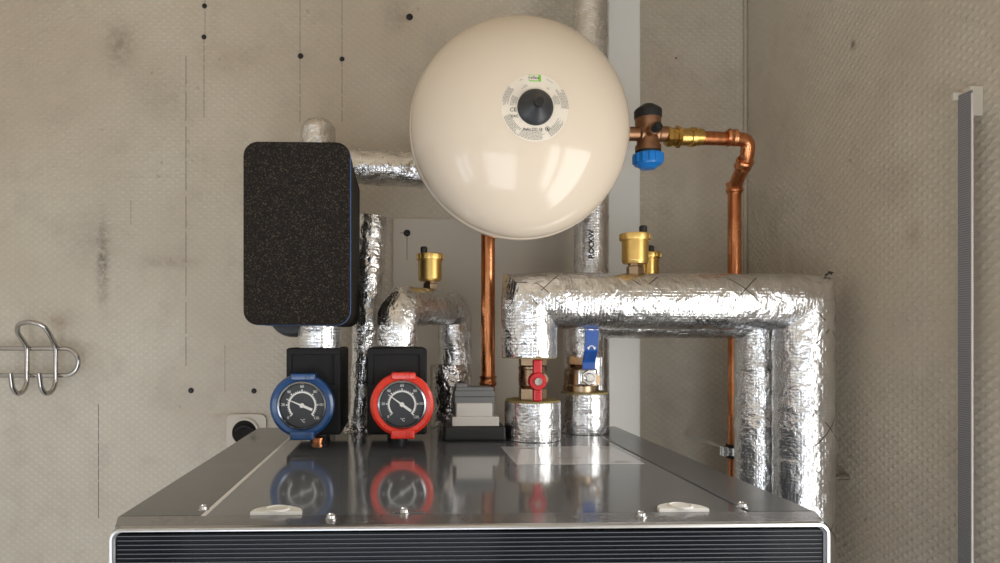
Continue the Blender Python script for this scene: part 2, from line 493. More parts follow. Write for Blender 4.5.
# right wall with the window opening the roller-shutter strap belongs to
wy0, wy1, wz0, wz1 = -.42, .70, .90, 1.90
bm = bmesh.new()
rbox(bm, (WX, wy1, 0), (WX + .1, WY, CH)); rbox(bm, (WX, WR, 0), (WX + .1, wy0, CH))
rbox(bm, (WX, wy0, 0), (WX + .1, wy1, wz0)); rbox(bm, (WX, wy0, wz1), (WX + .1, wy1, CH))
struct(obj('wall_right', bm, WALLR, smooth=False))
bm = bmesh.new()
for a, b2 in (((wy0, wz0), (wy1, wz0 + .05)), ((wy0, wz1 - .05), (wy1, wz1)), ((wy0, wz0), (wy0 + .05, wz1)), ((wy1 - .05, wz0), (wy1, wz1)), (((wy0 + wy1) / 2 - .03, wz0), ((wy0 + wy1) / 2 + .03, wz1))):
    rbox(bm, (WX + .03, a[0], a[1]), (WX + .08, b2[0], b2[1]))
wn = struct(obj('window_1', bm, LIGHTM, smooth=False))
# rear wall with an unseen open doorway, added to let in soft fill
dx0, dx1, dz1 = -.72, .32, 1.9
bm = bmesh.new(); rbox(bm, (WL - .1, WR - .1, 0), (dx0, WR, CH)); rbox(bm, (dx1, WR - .1, 0), (WX + .1, WR, CH)); rbox(bm, (dx0, WR - .1, dz1), (dx1, WR, CH))
struct(obj('wall_rear', bm, PLAIN, smooth=False))
bm = bmesh.new(); rbox(bm, (dx0 - .05, WR - .11, 0), (dx0 + .02, WR + .02, dz1 + .05)); rbox(bm, (dx1 - .02, WR - .11, 0), (dx1 + .05, WR + .02, dz1 + .05)); rbox(bm, (dx0, WR - .11, dz1 - .02), (dx1, WR + .02, dz1 + .05)); rbox(bm, (dx0 - .09, WR - 1.05, 0), (dx0 - .05, WR - .11, dz1))
struct(obj('fill_doorway', bm, simple('brown_door', (.20, .13, .08), .4, nscale=9), smooth=False))
# corner profile and smooth board behind the pipes
bm = bmesh.new(); rbox(bm, (XY(743, WY), WY - .006, 0), (WX, WY, CH), .001);
rbox(bm, (XY(743, WY) - .001, WY - .008, 0), (XY(743, WY) + .004, WY, CH), .001)
struct(obj('trim_1', bm, simple('brown_beige_trim', (.50, .44, .35), .5)))
bm = bmesh.new(); rbox(bm, (XY(393, WY), WY - .006, 1.2), (XY(604, WY), WY, Zat(219, WY, 400)), .0012)
tag(obj('wall_board', bm, BOARD), 'smooth beige backing board screwed to the wall behind the pipes', 'board')
# conduit
x0, x1 = XY(607, WY - .04), XY(640.5, WY - .04)
bm = box((x0, WY - .04, 0), (x1, WY, CH), .002)
ct = thing('cable_duct', 'tall white cable duct running up the wall behind the cream tank', 'cable duct', ((x0 + x1) / 2, WY - .02, 0))
obj('duct_body', bm, WHITEP, ct)
obj('duct_lid', box((x0 + .003, WY - .043, 0), (x1 - .003, WY - .0395, CH), .001), WHITEP, ct)

# pencil and cut lines drawn on the wall, part of its surface
bm = bmesh.new()
for px, ya, yb, w in ((186, 56, 372, .0010), (204, 36, 118, .0008), (300, 0, 124, .0008), (342, 0, 124, .0008), (98.5, 404, 520, .0012), (131, 200, 225, .0006), (225, 345, 392, .0006), (205, -3, 36, .0007)):
    a = P(px, ya, WY); b = P(px, yb, WY)
    nseg = 9
    for k in range(nseg):
        t0, t1 = k / nseg, (k + random.uniform(.82, 1.)) / nseg
        za = a.z + (b.z - a.z) * t0; zb = a.z + (b.z - a.z) * t1
        rbox(bm, (a.x - w / 2, WY - .0004, zb), (a.x + w / 2, WY + .0002, za))
obj('pencil_line', bm, simple('pencil', (.11, .095, .08), .8), wb, smooth=False)

# screws and plugged holes on the wall
def wall_plug(px, py, r, label, Y=WY):
    p = P(px, py, Y)
    bm = lathe(bmesh.new(), [(r * 1.45, 0), (r * 1.35, -.0012), (r, -.0022), (r * .9, -.0030), (r * .45, -.0034), (r * .4, -.0016), (0, -.0016)], p, (0, 1, 0), 18)
    tag(obj('wall_plug', bm, BLACKP), label, 'screw', 'black screw plugs in the back wall')
wall_plug(204.5, 6, .0035, 'black screw plug at the top of the wall, upper of the pair left of centre')
wall_plug(204, 37, .0035, 'black screw plug just below the topmost left plug on the wall')
wall_plug(300.5, 56, .0040, 'black screw plug on the long pencil line above the speckled foam box')
wall_plug(342, 59, .0035, 'black screw plug on the right pencil line between foam box and cream tank')
wall_plug(409.5, 17, .0048, 'black screw plug in a stained ring at the upper left of the cream tank')
wall_plug(191, 390.5, .0040, 'black screw plug at the low end of the long wall crack')
wall_plug(254, 391, .0038, 'black screw plug on the wall just left of the blue thermometer')
wall_plug(407, 233, .0048, 'black screw plug on the smooth beige board left of the brass vent', WY - .006)
bm = bmesh.new()
p = P(407, 233, WY - .006); q = P(407, 260, WY - .006)
rbox(bm, (p.x - .0005, p.y - .0004, q.z), (p.x + .0005, p.y + .0001, p.z)); rbox(bm, (p.x - .014, p.y - .0004, p.z - .0005), (p.x, p.y + .0001, p.z + .0005))
tag(obj('pencil_cross', bm, BINK, smooth=False), 'thin pencil cross marking the plug on the smooth beige board', 'mark')
for px, py, lab in ((676, 58, 'tiny dark screw in the wall right of the white duct'),):
    p = P(px, py, WY); tag(obj('wall_screw', lathe(bmesh.new(), [(.0022, 0), (.002, -.0012), (0, -.0016)], p, (0, 1, 0), 12), BRASSR), lab, 'screw')
for py, w in ((14, 'upper'), (80, 'lower')):
    p = P(750, py, WY - .006)
    tag(obj('trim_screw', lathe(bmesh.new(), [(.0035, 0), (.003, -.0012), (.0014, -.0016), (0, -.001)], p, (0, 1, 0), 14), RUBBER), w + ' small dark screw in the corner profile by the right wall', 'screw')
# round pipe opening with its plate, partly behind the cabinet
c = P(245.5, 432, WY)
fl = thing('wall_sleeve', 'round dark pipe hole with beige plate, low on the wall beside the cabinet', 'wall opening', c)
bm = bmesh.new(); rbox(bm, (c.x - .036, WY - .006, c.z - .036), (c.x + .042, WY, c.z + .036), .012, 4, axis=1)
obj('plate', bm, BOARD, fl)
bm = ring(bmesh.new(), .0245, .029, (c.x, c.z), WY - .010, WY - .004, 40); obj('rim', bm, BOARD, fl)
obj('hole', lathe(bmesh.new(), [(0, 0), (.0246, 0), (.0246, .003), (0, .003)], (c.x, WY - .0085, c.z), (0, 1, 0), 40), DARKIN, fl)
bm = bmesh.new(); sweep(bm, smooth_path([(c.x - .018, WY - .012, c.z + .004), (c.x, WY - .016, c.z + .016), (c.x + .018, WY - .012, c.z + .006)], .01), .0018, 8)
obj('wire', bm, BLACKP, fl)

# ------------------------------------------------------------------ cabinet
XL, XR = -.248, .3690; YF, YS, YB = .553, .590, 1.155
cab = thing('heat_pump_cabinet', 'large dark grey metal heat pump cabinet with black louvred front', 'cabinet', ((XL + XR) / 2, (YF + YB) / 2, 0))
obj('body', box((XL + .003, YF + .03, .03), (XR - .003, YB - .002, TOP - .012), .002), CABS, cab)
SL, SR = -.1745, .3085
obj('top_panel', box((SL + .0016, YS, TOP - .011), (SR - .0016, YB, TOP), .0006), CAB, cab)
obj('side_panel', box((XL, YS + .0012, TOP - .25), (SL - .0020, YB, TOP), .0010), CABS, cab)
obj('side_panel', box((SR + .0016, YS + .0012, TOP - .25), (XR, YB, TOP), .0015), CABS, cab)
bm = bmesh.new(); rbox(bm, (SL - .0020, YS, TOP - .012), (SL + .0016, YB, TOP + .0004)); obj('light_seam', bm, PADW, cab)['label'] = 'seam strip, brightness put into its white colour'  # diffuse white supplies the bright line; metal reflected dark here
bm = bmesh.new(); rbox(bm, (SR - .0016, YS, TOP - .012), (SR + .0016, YB, TOP - .0016)); obj('dark_seam', bm, RUBBER, cab)['label'] = 'black rubber seam strip'
# front frame: a rounded rectangular surround
def frame_ring(x0, x1, z0, z1, t, ya, yb, rc, bev, tp=0.):
    bm = bmesh.new()
    def loop(ins, y):
        r = max(rc - ins, .002); pts = []
        for cx, cz, a0 in ((x1 - ins - r, z1 - ins - r, 0), (x0 + ins + r, z1 - ins - r, PI / 2), (x0 + ins + r, z0 + ins + r, PI), (x1 - ins - r, z0 + ins + r, 1.5 * PI)):
            for k in range(9):
                a = a0 + PI / 2 * k / 8; pts.append(bm.verts.new((cx + r * math.cos(a), y, cz + r * math.sin(a))))
        return pts
    L = [loop(-tp, yb), loop(0, ya + bev), loop(bev * .3, ya + bev * .3), loop(bev, ya), loop(t, ya), loop(t, yb)]
    L.append(L[0])
    for A, B in zip(L, L[1:]):
        n = len(A)
        for i in range(n): bm.faces.new((A[i], A[(i + 1) % n], B[(i + 1) % n], B[i]))
    return bm
FXL, FXR = XY(109.5, .556), XY(829, .556)
bm = bmesh.new(); zs = TOP
V0 = [(XL, YS, TOP), (XR, YS, TOP), (FXR - .004, YF + .004, TOP), (FXL + .004, YF + .004, TOP)]
a_ = [bm.verts.new(v) for v in V0]; b_ = [bm.verts.new((v[0], v[1], TOP - .006)) for v in V0]
bm.faces.new(a_); bm.faces.new(list(reversed(b_)))
for i in range(4): bm.faces.new((a_[i], b_[i], b_[(i + 1) % 4], a_[(i + 1) % 4]))
obj('front_ledge', bm, CABF, cab, smooth=False)
obj('front_frame', frame_ring(FXL + .0008, FXR - .0008, .04, TOP - .0004, .0038, YF + .0035, YS - .004, .010, .003), CABF, cab)
obj('edge_strip', frame_ring(FXL, FXR, .0395, TOP + .0002, .0030, YF, YF + .006, .0105, .0022), SILVER, cab)['label'] = 'bright silver edge strip'
obj('louvre_panel', box((FXL + .0030, YF + .004, .045), (FXR - .0030, YF + .03, TOP - .0030), .001), LOUV, cab)['label'] = 'glossy black louvre panel'
bm = bmesh.new(); z = TOP - .0075
while z > TOP - .40:
    rbox(bm, (FXL + .006, YF + .0030, z - .00032), (FXR - .006, YF + .0045, z + .00032)); z -= .00363
obj('louvre_slat', bm, SLAT, cab, smooth=False)
bm = bmesh.new(); rbox(bm, (-.18, YF + .002, .2), (.30, YF + .0045, TOP - .42), .001); obj('service_panel', bm, CABF, cab)
# white pads, each with a raised round button
for px, py, wpx in ((277, 511.5, 50), (682, 508, 49)):
    c = P(px, py, YS + .006); c.z = TOP
    hw = .0225
    pd = bmesh.new(); pts = []
    for k in range(17):
        a = PI * k / 16; pts.append((c.x + hw * math.cos(a), YS + .001 + .021 * math.sin(a) ** .8))
    vs0 = [pd.verts.new((x, y, TOP)) for x, y in pts]; vs1 = [pd.verts.new((x, y, TOP + .0032)) for x, y in pts]
    pd.faces.new(vs0); tf = pd.faces.new(vs1)
    for i in range(len(pts)): pd.faces.new((vs0[i], vs0[(i + 1) % len(pts)], vs1[(i + 1) % len(pts)], vs1[i]))
    bmesh.ops.bevel(pd, geom=list(tf.edges), offset=.001, segments=2, profile=.5, affect='EDGES')
    po = obj('locking_pad', pd, PADW, cab); po['label'] = 'white plastic locking pad'
    obj('button', lathe(bmesh.new(), [(.0105, 0), (.0105, .0012), (.0095, .0018), (.0088, .0010), (0, .0010)], (c.x, YS + .009, TOP + .0028), n=32), PADW, po)
def screw_on_top(px, py, Y, r=.0042):
    c = P(px, py, Y)
    bm = lathe(bmesh.new(), [(r * 1.25, 0), (r * 1.25, .0008), (r, .0012), (r * .95, .0034), (r * .6, .0044), (r * .5, .0028), (0, .0028)], (c.x, Y, TOP - .0001), n=18)
    o = obj('screw', bm, STEEL, cab); o['label'] = 'shiny steel screw'
for px, py in ((203.5, 510), (331, 519), (404, 513), (641, 516.5), (742, 507)):
    Y = min(.157 * 670 / (py - HY) * 1.0, .66); Y = Y / (math.cos(TH) + math.tan(math.atan((px - CX) / F) + TH) * math.sin(TH))
    screw_on_top(px, py, Y)
x = XY(408, .597)
obj('bracket_slot', box((x - .014, YS + .003, TOP - .0002), (x + .015, YS + .0075, TOP + .0012), .0004), CABF, cab)
# sticker
A = P(498, 447, .945); B = P(518, 465, .815)
xr = SR - .012
bm = bmesh.new(); vs = [(A.x + .004, .945), (xr, .945), (xr, .815), (A.x + .004, .815)]
rbox(bm, (A.x + .004, .815, TOP - .0001), (xr, .945, TOP + .0004), .0001)
st = obj('rating_sticker', bm, PAPER, cab); st['label'] = 'pale printed sticker on the cabinet top'
bm = bmesh.new()
for (fx, fy, w) in ((.02, .118, .03), (.02, .112, .022), (.135, .118, .022), (.135, .112, .016), (.06, .04, .03), (.125, .012, .020), (.125, .008, .014)):
    rbox(bm, (A.x + .004 + fx, .815 + fy, TOP + .0003), (A.x + .004 + fx + w, .815 + fy + .0016, TOP + .0006))
obj('printed_text', bm, GINK, st, smooth=False)

# ------------------------------------------------------------------ speckled foam pump cover
fY = .90
a = P(243, 141, fY); b = P(350, 325, fY)
fb = thing('pump_cover', 'dark speckled foam box around the pump, hanging above the blue thermometer', 'pump cover', ((a.x + b.x) / 2, 1.0, b.z))
bm = bmesh.new(); rbox(bm, (a.x, fY, b.z), (b.x, fY + .052, a.z), .019, 6, axis=1)
fe = [e for e in bm.edges if all(abs(v.co.y - fY) < 1e-5 for v in e.verts)]
bmesh.ops.bevel(bm, geom=fe, offset=.0025, segments=2, profile=.5, affect='EDGES')
obj('front_shell', bm, FOAM, fb)
bm = bmesh.new(); rbox(bm, (a.x + .0012, fY + .0515, b.z + .0012), (b.x - .0012, fY + .0545, a.z - .0012), .018, 6, axis=1)
obj('rear_shell', rbox(bmesh.new(), (a.x, fY + .054, b.z), (b.x - .001, 1.115, a.z), .019, 6, axis=1), FOAM, fb)
bm.free()
# the blue gasket just behind the rounded front edge
bm = bmesh.new(); rbox(bm, (a.x + .001, fY + .0040, b.z - .0004), (b.x + .0009, fY + .0065, a.z - .001), .0195, 6, axis=1)
obj('gasket', bm, SEAM, fb)['label'] = 'thin blue gasket line'
c = P(298, 312, 1.07)
obj('pump_motor', lathe(bmesh.new(), [(.026, -.06), (.034, -.056), (.036, -.04), (.036, .04), (.03, .05), (0, .05)], (c.x, 1.06, c.z - .004), (0, 1, 0), 32), BLACKP, fb)['label'] = 'black pump motor housing'
c1 = P(280, 328, 1.0)
obj('pump_cable', pipe([(c1.x - .004, 1.04, c1.z + .012), (c1.x, 1.03, c1.z - .004), (c1.x + .025, 1.03, c1.z - .006)], .0035, .008, 10, .003), BLUEH, fb)['label'] = 'blue pump cable'

# ------------------------------------------------------------------ valve blocks with thermometer handles
def arc_text(bm, s, size, o, r, ang, y):
    t = text_bm(s, size)
    p = Vector((o[0] + r * math.cos(ang), y, o[1] + r * math.sin(ang)))
    bmesh.ops.rotate(t, cent=(0, 0, 0), matrix=Matrix.Rotation(PI / 2, 3, 'X'), verts=t.verts)
    bmesh.ops.translate(t, vec=p, verts=t.verts); add_bm(bm, t)
def valve_block(x0p, x1p, dial, ringmat, colour, value_deg, where):
    yb0, yb1 = .966, 1.10
    xa, xb = XY(x0p, yb0), XY(x1p, yb0); zt = Zat(348, yb0, x0p)
    root = thing('valve_block', 'black foam valve block with %s thermometer ring, %s' % (colour, where), 'valve', ((xa + xb) / 2, 1.03, TOP))
    obj('foam_shell', box((xa, yb0, TOP + .0145), (xb, yb1, zt), .004), BLACKF, root)
    obj('pipe_collar', lathe(bmesh.new(), [(.016, 0), (.016, .016)], ((xa + xb) / 2, 1.04, TOP), n=24), BLACKP, root)
    # raised frame leaving a recess on the upper front
    bm = bmesh.new(); w = xb - xa
    for (u0, v0, u1, v1) in ((.0, .93, 1, 1.0), (0, .62, .12, .94), (.86, .62, 1, .94), (0, .56, 1, .63)):
        h = zt - TOP
        rbox(bm, (xa + w * u0 + .001, yb0 - .003, TOP + h * v0), (xa + w * u1 - .001, yb0 + .002, TOP + h * v1 - .001), .0012, 2)
    obj('shell_rim', bm, BLACKF, root)
    yd = .932
    c = P(dial[0], dial[1], yd); R = .0445; o = (c.x, c.z)
    # coloured ring: rounded annulus with flat tabs top and bottom
    bm = bmesh.new()
    lathe_prof = [(.0335, -.002), (.0345, -.0045), (.040, -.0055), (.0437, -.003), (R, .001), (R, .012), (.042, .022), (.036, .0335), (.0335, .0335), (.0335, -.002)]
    n = 72; rings = []
    for k in range(n):
        an = 2 * PI * k / n; rings.append([bm.verts.new((c.x + r * math.cos(an), yd + y, c.z + r * math.sin(an))) for r, y in lathe_prof[:-1]])
    m_ = len(lathe_prof) - 1
    for k in range(n):
        A, B = rings[k], rings[(k + 1) % n]
        for j in range(m_): bm.faces.new((A[j], A[(j + 1) % m_], B[(j + 1) % m_], B[j]))
    th = obj('thermometer_ring', bm, ringmat, root); th['label'] = colour + ' plastic thermometer ring'
    for s, wd in ((1, .017), (-1, .0165)):
        bm = bmesh.new()
        if s > 0: rbox(bm, (c.x - wd + .002, yd - .0075, c.z + .0345), (c.x + wd + .002, yd + .018, c.z + .0447), .0022, 3)
        else: rbox(bm, (c.x - wd + .001, yd - .0095, c.z - .0468), (c.x + wd + .001, yd + .018, c.z - .0345), .0022, 3)
        # a pair of small ribs on each tab
        for q in (.006, .010): rbox(bm, (c.x + q, yd - (.0085 if s > 0 else .0105), c.z + s * .0350 - (0 if s > 0 else .0085)), (c.x + q + .0015, yd, c.z + s * .0350 + (.0085 if s > 0 else 0)), .0004, 1)
        obj('grip_tab', bm, ringmat, th)
    obj('bezel', lathe(bmesh.new(), [(.0340, .03), (.0342, -.001), (.0335, -.0035), (.0312, -.0042), (.0300, -.0022), (.0298, .002)], (c.x, yd, c.z), (0, 1, 0), 64), simple('dial_bezel', (.32, .34, .37), .18, 1.) if 'dial_bezel' not in MATS else MATS['dial_bezel'], th)['label'] = 'grey metal bezel'
    obj('dial_face', lathe(bmesh.new(), [(0, .001), (.0306, .001), (.0306, .004), (0, .004)], (c.x, yd, c.z), (0, 1, 0), 64), FACE, th)
    bm = bmesh.new(); y = yd + .0003
    ring(bm, .0172, .0194, o, y, y + .001, 60, math.radians(-42), math.radians(222))
    for k, v in enumerate(('0', '20', '40', '60', '80', '100', '120')):
        ad = 222 - 44 * k; an = math.radians(ad)
        ring(bm, .0172, .0222, o, y - .0001, y + .0009, 2, an - .04, an + .04)
        rt = .0262 if v != '0' else .0255
        arc_text(bm, v, .0052, o, rt, an, y)
    for k in range(30):
        an = math.radians(222 - 8.8 * k); ring(bm, .0172, .0208, o, y - .0001, y + .0009, 1, an - .02, an + .02)
    arc_text(bm, '°C', .0062, o, .0215, -PI / 2 + .05, y)
    obj('markings', bm, INK, th, smooth=False)
    an = math.radians(value_deg); d = Vector((math.cos(an), math.sin(an))); nrm = Vector((-d.y, d.x))
    pts = [d * .0235 + nrm * .0004, d * .0235 - nrm * .0004, -nrm * .0012, -d * .004 - nrm * .0018, -d * .0155 - nrm * .0018, -d * .0155 + nrm * .0018, -d * .004 + nrm * .0018, nrm * .0012]
    bm = prism(bmesh.new(), [(o[0] + q.x, o[1] + q.y) for q in pts], yd - .0014, yd - .0008)
    lathe(bm, [(0, -.0022), (.0032, -.0022), (.0032, .001), (0, .001)], (c.x, yd, c.z), (0, 1, 0), 20)
    obj('needle', bm, INK, th, smooth=False)
    obj('stem', lathe(bmesh.new(), [(.012, .004), (.012, .04)], (c.x, yd, c.z), (0, 1, 0), 20), BLACKP, th)
    return root
valve_block(286, 341, (302, 405.5), BLUE, 'blue', 157, 'left one under the speckled box')
valve_block(367, 427, (402, 404.5), RED, 'red', 144, 'right of the thin foil pipe')

c = P(318.5, 436, .925)
c = P(318.5, 436, 1.0); cp = thing('pipe_stub', 'tiny copper pipe stub on the cabinet beside the blue thermometer', 'pipe fitting', (c.x, 1.0, TOP))
obj('stub_body', lathe(bmesh.new(), [(.0085, 0), (.0085, .003), (.0100, .003), (.0100, .0065), (.008, .0075), (0, .0075)], (c.x, 1.0, TOP), n=24), COPPER, cp)

# ------------------------------------------------------------------ insulated pipes
def wool_disc(bm, c, r, z, t=.004):
    lathe(bm, [(r * .25, 0), (r * .985, 0), (r * .985, t), (r * .25, t)], (c[0], c[1], z), n=40)

def foil_run(name, label, pts, r, parts='foil_jacket', fillet=.02, crumple=.0012, cscale=32, n=72, step=.004, mat=None, loc=None):
    root = thing(name, label, 'insulated pipe', loc or Vector(pts[-1]))
    obj(parts, mitre_tube(pts, r, n, step, crumple, cscale, fillet), mat or FOIL, root)
    return root
MY = 1.015; mz = Zat(302, MY, 660) ; mr_ = .0432
xm0, xm1 = XY(529, MY), XY(803.5, MY)
main = foil_run('insulated_pipe', 'thick foil-wrapped pipe arching from the red valve to the right corner', [(xm0, MY, Zat(357, MY, 529)), (xm0, MY, mz + .002), (xm1, MY, mz), (xm1, MY, .02)], lambda t: mr_ if t > .05 else mr_ * (.965 + .7 * t), fillet=.022, crumple=.0021, cscale=26, loc=(xm1, MY, 0))
# text printed on the wrap
def text_on_pipe(s, size, c, r, ang, axis, rot, parent, mat=BINK):
    """letters bent round a pipe; axis 'x' or 'z', ang = angle of the text centre"""
    t = text_bm(s, size, .0001, .00025)
    bmesh.ops.rotate(t, cent=(0, 0, 0), matrix=Matrix.Rotation(rot, 3, 'Z'), verts=t.verts)
    bmesh.ops.subdivide_edges(t, edges=[e for e in t.edges if e.calc_length() > .002], cuts=2)
    for v in t.verts:
        u, w, h = v.co
        if axis == 'x':
            a = ang + w / r; v.co = (c[0] + u, c[1] - (r + h) * math.cos(a), c[2] + (r + h) * math.sin(a))
        else:
            a = ang + u / r; v.co = (c[0] + (r + h) * math.sin(a), c[1] - (r + h) * math.cos(a), c[2] + w)
    return obj('printed_name', t, mat, parent, smooth=False)
text_on_pipe('ROCKW', .013, (XY(715, .975), MY, mz), mr_ + .0024, math.radians(-45), 'x', PI, main)['label'] = 'black lettering printed on the foil'
bm = bmesh.new(); wool_disc(bm, (xm0, MY), mr_ * .96, Zat(357, MY, 529) - .0015); obj('wool_end', bm, WOOL, main)

SY = 1.098; sz = Zat(338, SY, 650) + .0365; sr = .0365
xs0, xs1 = XY(583, SY), XY(758.5, SY)
sec = foil_run('insulated_pipe', 'foil-wrapped pipe just behind the thick one, rising from the blue valve', [(xs0, SY, Zat(357, SY, 583)), (xs0, SY, sz), (xs1, SY, sz), (xs1, SY, .02)], lambda t: sr * (.88 if t < .04 else 1.02), fillet=.03, crumple=.0018, cscale=34, loc=(xs1, SY, 0), mat=FOILC)

# rear vertical pipe behind the tank
rp = foil_run('insulated_pipe', 'vertical foil-wrapped pipe rising behind the cream tank beside the white duct', [(XY(591, 1.235), 1.235, CH - .003), (XY(591, 1.235), 1.235, .02)], .0315, crumple=.0014, cscale=30, loc=(XY(591, 1.235), 1.235, 0), step=.006, mat=FOILS)
text_on_pipe('ROCKW', .0135, (XY(591, 1.235), 1.235, Zat(244, 1.2, 588)), .0315 + .0022, math.radians(-14), 'z', PI / 2, rp)['label'] = 'black lettering printed on the foil'

# upper left tee: vertical behind the foam box and a branch behind the tank
ty = 1.235; tx = XY(318, ty); tr = .0318
tee = thing('insulated_tee_pipe', 'foil-wrapped branch pipe behind the speckled box and the cream tank', 'insulated pipe', (tx, ty, TOP))
obj('foil_jacket', mitre_tube([(tx, ty, Zat(121, ty, 318)), (tx, ty, .012)], lambda t: tr * (1 if t > .008 else .62 + .38 * math.sin(PI / 2 * t / .008)), 64, .003, .0022, 34, .05), FOILC, tee)
hz = Zat(168, ty - .01, 380)
obj('branch_jacket', mitre_tube([(tx, ty - .012, hz + .004), (XY(462, ty), ty, hz - .004)], tr, 64, .004, .0028, 34), FOILC, tee)

# short lagged pipe joining foam box and left block
x = XY(318.5, 1.0)
sp_ = thing('insulated_stub', 'short foil-wrapped pipe between the speckled box and the blue thermometer block', 'insulated pipe', (x, 1.0, Zat(350, .97)))
obj('foil_jacket', mitre_tube([(x, 1.01, Zat(323, 1.0)), (x, 1.01, Zat(347, .98) - .004)], .0322, 64, .003, .001, 30), FOILS, sp_)

# slim leaning pipe between the blocks
a = P(358.5, 432, 1.128); b = P(372, 226, 1.15); b2 = P(373, 217, 1.15)
foil_run('insulated_pipe', 'slim leaning foil-wrapped pipe between the two thermometer blocks', [(a.x, a.y, TOP + .001), b, (b2.x, b2.y, b2.z)], lambda t: .0170 + .0095 * min(1, max(0, t - .1) * 1.5), crumple=.0018, cscale=38, mat=FOILC, loc=(a.x, a.y, TOP), n=56)
bm = bmesh.new()
sweep(bm, smooth_path([(a.x, a.y, TOP), (a.x, a.y, TOP + .008)], .001, .002), .024, 48, crumple=.006, cscale=70)
tag(obj('foil_collar', bm, FOILD), 'crumpled foil scrap at the foot of the slim leaning pipe', 'foil')

# elbow pipe over the red block
e0 = P(397, 346, 1.0); e1 = P(397, 306, 1.0); e2 = P(455, 308, 1.155); e3 = P(455, 364, 1.155)
ev = (e2 - e1).normalized(); kk = .018; dz_ = Vector((0, 0, -kk))
el = foil_run('insulated_pipe', 'foil-wrapped elbow pipe from the red thermometer block carrying a brass vent', [(e0.x, e0.y, Zat(347, .98) + .001), e1 + dz_, e1 + ev * kk, e2 - ev * kk, e2 + dz_, (e2.x, e2.y, e3.z)], lambda t: .0300 if t < .5 else .0290, fillet=.008, crumple=.0018, cscale=36, loc=(e0.x, e0.y, e0.z), n=64, mat=FOILC)
# crumpled lower sleeve
sl = thing('insulation_sleeve', 'dark crumpled foil sleeve behind the grey and white actuator', 'pipe insulation', (XY(451, 1.15), 1.15, TOP))
obj('foil_jacket', mitre_tube([(XY(451, 1.15), 1.150, TOP), (XY(451, 1.15), 1.150, e3.z - .0008)], .0350, 64, .003, .0028, 50), FOILD, sl)

# sleeves under the two ball valves
def sleeve(px, Y, r, pyt, label):
    x = XY(px, Y); zt = Zat(pyt, Y - r, px)
    root = thing('insulation_sleeve', label, 'pipe insulation', (x, Y, TOP))
    obj('foil_jacket', mitre_tube([(x, Y, TOP + .0006), (x, Y, zt)], r, 80, .003, .0011, 40), FOILS, root)
    bm = bmesh.new(); lathe(bm, [(r * .35, -.002), (r * .97, -.002), (r * .95, .0028), (r * .35, .0022)], (x, Y, zt), n=48)
    obj('wool_end', bm, WOOL, root)
    return x, zt
rx, rzt = sleeve(532.5, 1.018, .0425, 404, 'foil insulation sleeve under the red ball valve')
bx_, bzt = sleeve(584.5, 1.088, .0395, 395, 'foil insulation sleeve under the blue-handled ball valve')

# ------------------------------------------------------------------ ball valves
def hexprof(bm, x, y, z0, z1, r, ch=.0015):
    lathe(bm, [(r - ch, z0), (r, z0 + ch), (r, z1 - ch), (r - ch, z1)], (x, y, 0), n=6)
y = 1.018; zt = Zat(356, y, 532)
rv = thing('ball_valve', 'brass ball valve with small red butterfly handle', 'valve', (rx, y, rzt))
bm = bmesh.new(); h = zt - rzt
hexprof(bm, rx, y, rzt - .004, rzt + h * .30, .0222); hexprof(bm, rx, y, zt - h * .22, zt + .006, .0222)
lathe(bm, [(.0185, rzt + h * .30), (.0208, rzt + h * .36), (.0215, rzt + h * .52), (.0208, rzt + h * .70), (.0215, rzt + h * .72), (.0215, rzt + h * .77), (.018, rzt + h * .78)], (rx, y, 0), n=40)
lathe(bm, [(.008, 0), (.008, .022)], (rx + .009, y - .012, rzt + h * .52), (0, -1, 0), 20)
obj('valve_body', bm, BRASSP, rv, angle=25)
hc = P(538, 381.5, .980)
bm = bmesh.new()
lathe(bm, [(.0085, .010), (.0135, .010), (.0135, .001), (.012, -.001), (0, -.001)], (hc.x, .980, hc.z), (0, 1, 0), 32)
for s in (1, -1):
    za, zb_ = (hc.z + .004, hc.z + .0325) if s > 0 else (hc.z - .030, hc.z - .004)
    rbox(bm, (hc.x - .0068, .981, za), (hc.x + .0068, .990, zb_), .0025, 3)
obj('butterfly_handle', bm, REDH, rv)['label'] = 'red butterfly handle'
obj('bolt', lathe(bmesh.new(), [(.0065, .002), (.0065, -.0005), (.0055, -.0035), (0, -.0038)], (hc.x, .979, hc.z), (0, 1, 0), 24), CHROME, rv)['label'] = 'chrome bolt'

y = 1.088; zt2 = Zat(358, y, 583)
bv = thing('ball_valve', 'brass ball valve with long blue lever handle', 'valve', (bx_, y, bzt))
vx = XY(580.5, y); h = zt2 - bzt
bm = bmesh.new()
lathe(bm, [(.024, bzt - .003), (.029, bzt + .001), (.029, bzt + h * .22), (.0275, bzt + h * .26), (.0275, bzt + h * .55), (.026, bzt + h * .68), (.020, bzt + h * .76), (.0175, bzt + h * .80)], (vx, y, 0), n=48)
hexprof(bm, vx - .002, y, bzt + h * .80, zt2 + .005, .0215)
lathe(bm, [(.010, 0), (.010, .016)], (vx + .012, y - .022, bzt + h * .42), (0, -1, 0), 20)
obj('valve_body', bm, BRASSP, bv, angle=25)
nc = P(589, 377.5, y - .045)
bm = bmesh.new(); rbox(bm, (nc.x - .0155, nc.y + .004, nc.z - .012), (nc.x + .0125, nc.y + .007, nc.z + .012), .002, 2)
obj('lever_plate', bm, CHROME, bv)['label'] = 'chrome lever plate'
bm = bmesh.new(); lathe(bm, [(.0128, .004), (.0128, .0002), (.0118, -.0015), (.008, -.0015)], (nc.x, nc.y, nc.z), (0, 1, 0), 6); lathe(bm, [(.0072, 0), (.0072, -.0055), (.0060, -.0065), (0, -.0065)], (nc.x, nc.y, nc.z), (0, 1, 0), 24)
